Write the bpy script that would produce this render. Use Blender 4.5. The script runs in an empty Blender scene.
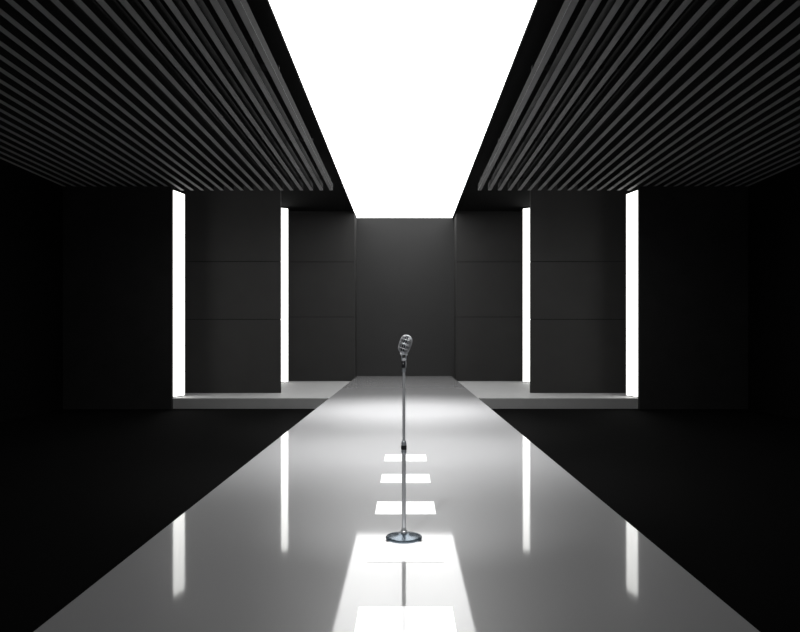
import bpy, bmesh, math
from mathutils import Vector, Matrix
scene = bpy.context.scene
scene.view_settings.view_transform = 'Standard'
scene.view_settings.look = 'None'
F = 700.0

def link(o):
    scene.collection.objects.link(o); return o

def mat(name, col, rough=0.5, metal=0.0, emis=None, estr=0.0, noise=0.0, nscale=3.0, spec=0.5, coat=0.0):
    m = bpy.data.materials.new(name); m.use_nodes = True
    nt = m.node_tree; b = nt.nodes['Principled BSDF']
    b.inputs['Base Color'].default_value = (*col, 1)
    b.inputs['Roughness'].default_value = rough
    b.inputs['Metallic'].default_value = metal
    b.inputs['Specular IOR Level'].default_value = spec
    b.inputs['Coat Weight'].default_value = coat
    b.inputs['Coat Roughness'].default_value = 0.05
    b.inputs['Coat IOR'].default_value = 1.55
    if emis:
        b.inputs['Emission Color'].default_value = (*emis, 1)
        b.inputs['Emission Strength'].default_value = estr
    if noise > 0:
        tc = nt.nodes.new('ShaderNodeTexCoord')
        n = nt.nodes.new('ShaderNodeTexNoise'); n.inputs['Scale'].default_value = nscale
        n.inputs['Detail'].default_value = 4
        r = nt.nodes.new('ShaderNodeMix'); r.data_type = 'RGBA'
        r.inputs[6].default_value = (*[c*(1-noise) for c in col], 1)
        r.inputs[7].default_value = (*[min(1, c*(1+noise)) for c in col], 1)
        nt.links.new(tc.outputs['Object'], n.inputs['Vector'])
        nt.links.new(n.outputs['Fac'], r.inputs[0])
        nt.links.new(r.outputs[2], b.inputs['Base Color'])
    return m

M_run = mat('runway_gloss', (0.57, 0.57, 0.58), rough=0.42, noise=0.02, nscale=0.4, spec=0.7, coat=1.0)
M_side = mat('black_paint', (0.006, 0.006, 0.006), rough=0.9, spec=0.05)
M_floor = mat('black_floor', (0.0025, 0.0025, 0.0025), rough=0.9, noise=0.2, spec=0.02)
M_ledge = mat('ledge_grey', (0.42, 0.42, 0.42), rough=0.6, noise=0.06, spec=0.2)
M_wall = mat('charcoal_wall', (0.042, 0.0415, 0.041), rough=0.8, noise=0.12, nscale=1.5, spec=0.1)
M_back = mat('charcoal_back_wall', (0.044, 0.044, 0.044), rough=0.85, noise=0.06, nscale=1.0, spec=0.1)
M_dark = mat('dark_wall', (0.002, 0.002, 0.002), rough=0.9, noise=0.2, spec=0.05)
M_panelA = mat('dark_panel', (0.030, 0.030, 0.030), rough=0.8, noise=0.2, nscale=2, spec=0.1)
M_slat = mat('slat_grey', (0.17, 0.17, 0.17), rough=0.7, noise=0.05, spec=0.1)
M_slatside = mat('slat_side_shade', (0.008, 0.008, 0.008), rough=0.8, spec=0.05)  # shade of the slat gaps put into the side colour
M_ceil_l = mat('ceiling_light', (0.8, 0.8, 0.8), emis=(1, 1, 0.995), estr=3.4)
M_ceil_l.cycles.emission_sampling = 'FRONT'
M_strip = mat('strip_light', (0.8, 0.8, 0.8), emis=(1, 1, 0.97), estr=2.6)
M_tile = mat('floor_light', (0.8, 0.8, 0.8), rough=0.1, emis=(1, 1, 1), estr=0.75)

def box_bm(bm, x0, x1, y0, y1, z0, z1, mi=0, bev=0.0):
    vs = [bm.verts.new((x, y, z)) for x in (x0, x1) for y in (y0, y1) for z in (z0, z1)]
    fs = [(0,1,3,2),(4,6,7,5),(0,4,5,1),(2,3,7,6),(0,2,6,4),(1,5,7,3)]
    out = []
    for f in fs:
        fc = bm.faces.new([vs[i] for i in f]); fc.material_index = mi; out.append(fc)
    return out

def obj_from_bm(name, bm, mats, parent=None, smooth=False):
    bmesh.ops.recalc_face_normals(bm, faces=bm.faces)
    me = bpy.data.meshes.new(name); bm.to_mesh(me); bm.free()
    for m in mats: me.materials.append(m)
    if smooth:
        for p in me.polygons: p.use_smooth = True
    o = link(bpy.data.objects.new(name, me))
    if parent: o.parent = parent
    return o

def boxes(name, bl, mats, parent=None):
    bm = bmesh.new()
    for b in bl:
        mi = b[6] if len(b) > 6 else 0
        box_bm(bm, *b[:6], mi)
    return obj_from_bm(name, bm, mats, parent)

RL, RR = -1.90, 1.81
FZ = -0.40; LZ = -0.12; CZ = 6.26; SB = 5.55
YB = 27.6; YF = -3.0; XW = 9.15
# ---- shell
boxes('floor', [(-XW-.2, XW+.2, YF-.2, YB+.3, FZ-.2, FZ)], [M_floor])
boxes('ceiling', [(-XW-.2, XW+.2, YF-.2, YB+.3, CZ, CZ+.2)], [M_side])
boxes('wall_back', [(-XW-.2, XW+.2, YB, YB+.2, FZ, CZ)], [M_back])
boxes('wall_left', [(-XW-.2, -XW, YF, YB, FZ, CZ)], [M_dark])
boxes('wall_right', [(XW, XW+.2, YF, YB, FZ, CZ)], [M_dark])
boxes('wall_front', [(-XW-.2, XW+.2, YF-.2, YF, FZ, CZ)], [M_dark])

# ---- runway: deck plus plinth
boxes('runway', [(RL, RR, 0.4, YB-.01, -0.05, 0.0, 0), (RL+.03, RR-.03, 0.45, YB-.01, FZ, -0.05, 1)], [M_run, M_side])
# ---- side ledges
boxes('floor_platform', [(-XW+.01, RL-.005, 18.8, YB-.01, FZ, LZ)], [M_ledge])
boxes('floor_platform', [(RR+.005, XW-.01, 18.8, YB-.01, FZ, LZ)], [M_ledge])

# ---- ceiling light: stretched-membrane panels in a thin dark frame
PY = 8.2
clp = boxes('ceiling_light_panel', [(-1.92, 1.84, PY, YB-.02, 6.245, 6.259, 0),
      (-1.96, -1.925, PY-.04, YB-.02, 6.20, 6.259, 0), (1.845, 1.88, PY-.04, YB-.02, 6.20, 6.259, 0),
      (-1.96, 1.88, PY-.06, PY-.005, 6.20, 6.259, 0)], [M_side])
me = bpy.data.meshes.new('diffuser')
NX, NY = 2, 12
vs = [(-1.92+3.76*i/NX, PY+(YB-.02-PY)*j/NY, 6.235) for j in range(NY+1) for i in range(NX+1)]
fs = [(j*(NX+1)+i, (j+1)*(NX+1)+i, (j+1)*(NX+1)+i+1, j*(NX+1)+i+1) for j in range(NY) for i in range(NX)]
me.from_pydata(vs, [], fs); me.materials.append(M_ceil_l)
dif = link(bpy.data.objects.new('diffuser', me)); dif.parent = clp

# ---- slats
for s in (-1, 1):
    bl = []
    for k in range(27):
        xa = 1.99 + 0.272*k
        xb = xa + 0.09
        x0, x1 = (xa, xb) if s > 0 else (-xb, -xa)
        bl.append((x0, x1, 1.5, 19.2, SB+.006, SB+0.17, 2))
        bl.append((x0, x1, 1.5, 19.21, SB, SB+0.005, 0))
    for yy in (3, 7, 11, 15, 18.6):
        x0, x1 = (1.99, XW-.01) if s > 0 else (-XW+.01, -1.99)
        bl.append((x0, x1, yy, yy+.08, SB+0.172, SB+0.24, 1))
        for xx in (2.4, 5.0, 7.6):
            bl.append((s*xx-.015, s*xx+.015, yy+.02, yy+.05, SB+.24, CZ, 1))
    boxes('ceiling_slats', bl, [M_slat, M_side, M_slatside])

# ---- wall panels
def panel(s, xa, xb, y0, y1, z0, z1, seams, m):
    zs = [z0] + seams + [z1]
    bl = []
    for i in range(len(zs)-1):
        a = zs[i] + (0.008 if i > 0 else 0); b = zs[i+1] - (0.008 if i < len(zs)-2 else 0)
        x0, x1 = (xa, xb) if s > 0 else (-xb, -xa)
        bl.append((x0, x1, y0, y1, a, b, 0))
    x0, x1 = (xa+.02, xb-.02) if s > 0 else (-xb+.02, -xa-.02)
    bl.append((x0, x1, y0+.02, y1-.005, z0+.01, z1-.01, 1))
    boxes('wall_panel', bl, [m, M_side])
for s in (-1, 1):
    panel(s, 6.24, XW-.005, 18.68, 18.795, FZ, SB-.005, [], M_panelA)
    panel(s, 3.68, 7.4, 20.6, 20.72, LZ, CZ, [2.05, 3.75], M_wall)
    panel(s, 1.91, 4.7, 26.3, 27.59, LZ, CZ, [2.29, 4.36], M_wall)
    for (xa, ya, xb, yb, z1) in ((6.30, 18.86, 6.15, 19.5, 5.5), (4.62, 25.2, 4.27, 25.45, 6.2)):
        bm = bmesh.new()
        d = Vector((xb-xa, yb-ya, 0)); n = Vector((-d.y, d.x, 0)).normalized()
        if n.x < 0: n = -n
        t = 0.05
        for (q0, q1, mi, za, zb) in ((0, t, 0, LZ+.03, z1), (t, t+.06, 1, LZ, z1+.03)):
            pts = [Vector((xa, ya, 0))+n*q0, Vector((xb, yb, 0))+n*q0, Vector((xb, yb, 0))+n*q1, Vector((xa, ya, 0))+n*q1]
            lo = [bm.verts.new((p.x*s, p.y, za)) for p in pts]; hi = [bm.verts.new((p.x*s, p.y, zb)) for p in pts]
            fs = [bm.faces.new(lo), bm.faces.new(hi)]
            for i in range(4):
                fs.append(bm.faces.new((lo[i], lo[(i+1) % 4], hi[(i+1) % 4], hi[i])))
            for f in fs: f.material_index = mi
        obj_from_bm('vertical_light_strip', bm, [M_strip, M_side])

# ---- floor inlay lights
for d0 in (3.45, 4.69, 5.96, 7.25, 8.53):
    boxes('floor_light_tile', [(-0.26, 0.26, d0, d0+0.45, 0.0005, 0.004)], [M_tile])

# ================= MICROPHONE ON STAND =================
M_chrome = mat('chrome', (0.80, 0.82, 0.85), rough=0.25, metal=0.55)
M_chrome2 = mat('brushed_steel', (0.50, 0.53, 0.57), rough=0.35, metal=0.6)
M_base = mat('base_blue_steel', (0.14, 0.18, 0.22), rough=0.25, metal=0.6)
M_black = mat('black_plastic', (0.012, 0.012, 0.014), rough=0.4)
M_mesh = mat('dark_grille_cloth', (0.02, 0.025, 0.03), rough=0.8)
root = link(bpy.data.objects.new('microphone_stand', None))
root.location = (-0.012, 5.22, 0.0045)

def lathe(name, prof, m, loc=(0, 0, 0), seg=48, rot=None, parent=root):
    bm = bmesh.new(); rings = []
    for r, z in prof:
        if r < 1e-6: rings.append([bm.verts.new((0, 0, z))])
        else: rings.append([bm.verts.new((r*math.cos(2*math.pi*i/seg), r*math.sin(2*math.pi*i/seg), z)) for i in range(seg)])
    for a, b in zip(rings, rings[1:]):
        for i in range(seg):
            j = (i+1) % seg
            if len(a) == 1 and len(b) == 1: continue
            if len(a) == 1: bm.faces.new((a[0], b[i], b[j]))
            elif len(b) == 1: bm.faces.new((a[i], a[j], b[0]))
            else: bm.faces.new((a[i], a[j], b[j], b[i]))
    o = obj_from_bm(name, bm, [m], parent, smooth=True)
    o.location = loc
    if rot: o.rotation_euler = rot
    try:
        o.data.set_sharp_from_angle(angle=math.radians(40))
    except Exception: pass
    return o

lathe('base', [(0, 0), (0.130, 0), (0.1345, 0.003), (0.136, 0.012), (0.131, 0.018), (0.120, 0.021), (0.085, 0.027), (0.05, 0.035), (0.034, 0.041), (0, 0.041)], M_base, seg=72)
lathe('base_collar', [(0, 0.040), (0.024, 0.040), (0.026, 0.044), (0.026, 0.056), (0.019, 0.064), (0.0165, 0.085), (0, 0.085)], M_chrome)
lathe('lower_tube', [(0, 0.07), (0.0145, 0.07), (0.0145, 0.66), (0, 0.66)], M_chrome, seg=32)
lathe('height_clutch', [(0, 0.635), (0.015, 0.635), (0.019, 0.642), (0.020, 0.65), (0.0185, 0.655), (0.020, 0.66), (0.020, 0.70), (0.0185, 0.705), (0.0195, 0.71), (0.017, 0.725), (0.011, 0.732), (0, 0.732)], M_chrome2, seg=32)
lathe('clutch_ring', [(0.0202, 0.664), (0.0212, 0.666), (0.0212, 0.694), (0.0202, 0.696)], M_black, seg=24)
lathe('upper_tube', [(0, 0.70), (0.0110, 0.70), (0.0110, 1.265), (0, 1.265)], M_chrome, seg=32)
lathe('thread_adapter', [(0, 1.24), (0.012, 1.24), (0.015, 1.245), (0.015, 1.268), (0.012, 1.272), (0, 1.272)], M_chrome2, seg=32)

def rbox(name, sx, sy, sz, loc, m, bev=0.004, rot=(0, 0, 0), parent=root):
    bm = bmesh.new(); box_bm(bm, -sx/2, sx/2, -sy/2, sy/2, -sz/2, sz/2)
    bmesh.ops.bevel(bm, geom=list(bm.edges), offset=bev, segments=3, affect='EDGES', profile=0.5)
    o = obj_from_bm(name, bm, [m], parent, smooth=True); o.location = loc; o.rotation_euler = rot
    return o
lathe('mount_stem', [(0, 1.268), (0.017, 1.268), (0.020, 1.275), (0.020, 1.31), (0.018, 1.33), (0.014, 1.345), (0, 1.345)], M_chrome, seg=32)
rbox('switch_plate', 0.030, 0.014, 0.052, (-0.004, -0.018, 1.300), M_black, 0.003)
rbox('switch_lever', 0.006, 0.012, 0.010, (-0.004, -0.028, 1.305), M_chrome, 0.002)
rbox('swivel_arm_1', 0.006, 0.026, 0.060, (-0.016, 0, 1.362), M_chrome2, 0.0025)
rbox('swivel_arm_2', 0.006, 0.026, 0.060, (0.016, 0, 1.362), M_chrome2, 0.0025)
lathe('swivel_bolt', [(0, -0.028), (0.010, -0.028), (0.012, -0.025), (0.012, -0.019), (0.007, -0.019), (0.007, 0.019), (0.012, 0.019), (0.012, 0.025), (0.010, 0.028), (0, 0.028)], M_chrome, loc=(0, 0, 1.378), rot=(0, math.pi/2, 0), seg=24)

head = link(bpy.data.objects.new('microphone_head', None)); head.parent = root
head.location = (0.010, -0.004, 1.450)
head.scale = (0.92, 0.92, 0.92)
head.rotation_euler = (0, math.radians(19), math.radians(-15))
HZ = 0.072
def halfw(z):
    t = max(-1, min(1, z/HZ))
    w = 0.047*(1-abs(t)**3.2)**(1/2.2) if t > 0 else 0.047*(1-abs(t)**4.0)**(1/2.6)
    return w*(1.0-0.05*(-t if t < 0 else 0))
def halfd(z):
    t = max(-1, min(1, z/HZ))
    return 0.034*(1-abs(t)**3.0)**(1/2.2)
def shell(name, sc, m, parent=head):
    bm = bmesh.new(); N = 40; R = 26; rings = []
    for k in range(R+1):
        z = -HZ*math.cos(math.pi*k/R)
        w = max(halfw(z), 0.0005)*sc; d = max(halfd(z), 0.0005)*sc
        ring = []
        for i in range(N):
            a = 2*math.pi*i/N; c, s_ = math.cos(a), math.sin(a)
            e = 0.75
            ring.append(bm.verts.new((w*math.copysign(abs(c)**e, c), d*math.copysign(abs(s_)**e, s_), z*sc)))
        rings.append(ring)
    for a, b in zip(rings, rings[1:]):
        for i in range(N): bm.faces.new((a[i], a[(i+1) % N], b[(i+1) % N], b[i]))
    bm.faces.new(rings[0]); bm.faces.new(rings[-1])
    return obj_from_bm(name, bm, [m], parent, smooth=True)
shell('grille_core', 0.93, M_mesh)
def tube(name, pts, r, m, closed=False, parent=head):
    cu = bpy.data.curves.new(name, 'CURVE'); cu.dimensions = '3D'; cu.bevel_depth = r; cu.bevel_resolution = 3
    for pl in pts:
        sp = cu.splines.new('POLY'); sp.points.add(len(pl)-1)
        for p, q in zip(sp.points, pl): p.co = (*q, 1)
        sp.use_cyclic_u = closed
    cu.materials.append(m)
    o = link(bpy.data.objects.new(name, cu)); o.parent = parent; return o
ribs = []
e = 0.75
for i in range(22):
    a = 2*math.pi*(i+0.5)/22; c, s_ = math.cos(a), math.sin(a)
    pl = []
    for k in range(2, 31):
        z = -HZ*math.cos(math.pi*k/32)
        pl.append((halfw(z)*math.copysign(abs(c)**e, c), halfd(z)*math.copysign(abs(s_)**e, s_), z))
    ribs.append(pl)
tube('grille_ribs', ribs, 0.0016, M_chrome)
bands = []
for z in (-0.004, 0.006, 0.038, -0.036):
    pl = []
    for i in range(48):
        a = 2*math.pi*i/48; c, s_ = math.cos(a), math.sin(a)
        pl.append((halfw(z)*1.02*math.copysign(abs(c)**e, c), halfd(z)*1.03*math.copysign(abs(s_)**e, s_), z))
    bands.append(pl)
tube('grille_bands', bands, 0.0026, M_chrome, closed=True)
fr = []
for k in range(33):
    z = -HZ*math.cos(math.pi*k/32); fr.append((halfw(z)*1.03, 0, z*1.02))
for k in range(31, 0, -1):
    z = -HZ*math.cos(math.pi*k/32); fr.append((-halfw(z)*1.03, 0, z*1.02))
tube('head_frame', [fr], 0.0045, M_chrome, closed=True)
rbox('name_plate', 0.034, 0.006, 0.009, (0, -0.036, 0.001), M_chrome2, 0.002, parent=head)
lathe('head_neck', [(0, -0.085), (0.012, -0.085), (0.018, -0.074), (0.026, -0.066), (0, -0.06)], M_chrome, parent=head, seg=32)

# ---- added fill lights, none of them a known fixture
def spot(name, loc, tgt, power, size, blend=1.0, r=0.15):
    l = bpy.data.lights.new(name, 'SPOT'); l.energy = power; l.spot_size = math.radians(size); l.spot_blend = blend; l.shadow_soft_size = r
    o = link(bpy.data.objects.new(name, l)); o.location = loc
    o.rotation_euler = (Vector(tgt)-Vector(loc)).to_track_quat('-Z', 'Y').to_euler()
    return o
def fill_can(name, loc, tgt, power, size, r=0.07):
    e_ = link(bpy.data.objects.new(name, None)); e_.location = loc
    e_.rotation_euler = (Vector(tgt)-Vector(loc)).to_track_quat('-Z', 'Y').to_euler()
    lathe('fill_housing', [(0.11, -0.02), (0.115, -0.02), (0.115, 0.20), (0.06, 0.26), (0, 0.26)], M_side, parent=e_, seg=32)  # invented housing and mount for an added fill spot
    l = bpy.data.lights.new('fill_lamp', 'SPOT'); l.energy = power; l.spot_size = math.radians(size); l.spot_blend = 1.0; l.shadow_soft_size = r
    o = link(bpy.data.objects.new('fill_lamp', l)); o.parent = e_
    b = boxes('fill_mount', [(loc[0]-.02, loc[0]+.02, loc[1]-.02, loc[1]+.02, loc[2]+.2, CZ)], [M_side])
    b.parent = e_; b.matrix_parent_inverse = (Matrix.Translation(loc) @ e_.rotation_euler.to_matrix().to_4x4()).inverted()
fill_can('mic_fill_spot', (-1.1, 1.6, 5.6), (0, 5.25, 1.0), 560, 24)  # added pair out of frame, brightens the microphone and stand
fill_can('mic_fill_spot', (1.1, 1.6, 5.6), (0, 5.25, 1.0), 320, 24)
for yy, p in ((9.5, 2300), (14.5, 5200)):  # added spots that brighten the runway, no fixture modelled
    spot('runway_fill_wash', (0, yy, 6.15), (0, yy+.3, 0), p, 72, r=0.5)
w = bpy.data.worlds.new('world'); scene.world = w; w.use_nodes = True
w.node_tree.nodes['Background'].inputs[0].default_value = (0, 0, 0, 1)

cam = bpy.data.cameras.new('camera'); co = link(bpy.data.objects.new('camera', cam))
co.location = (0, 0, 1.5); co.rotation_euler = (math.pi/2, 0, 0)
cam.sensor_width = 36; cam.lens = F/800*36; cam.shift_x = -5.5/800; cam.shift_y = 22/800
cam.clip_end = 200
scene.camera = co
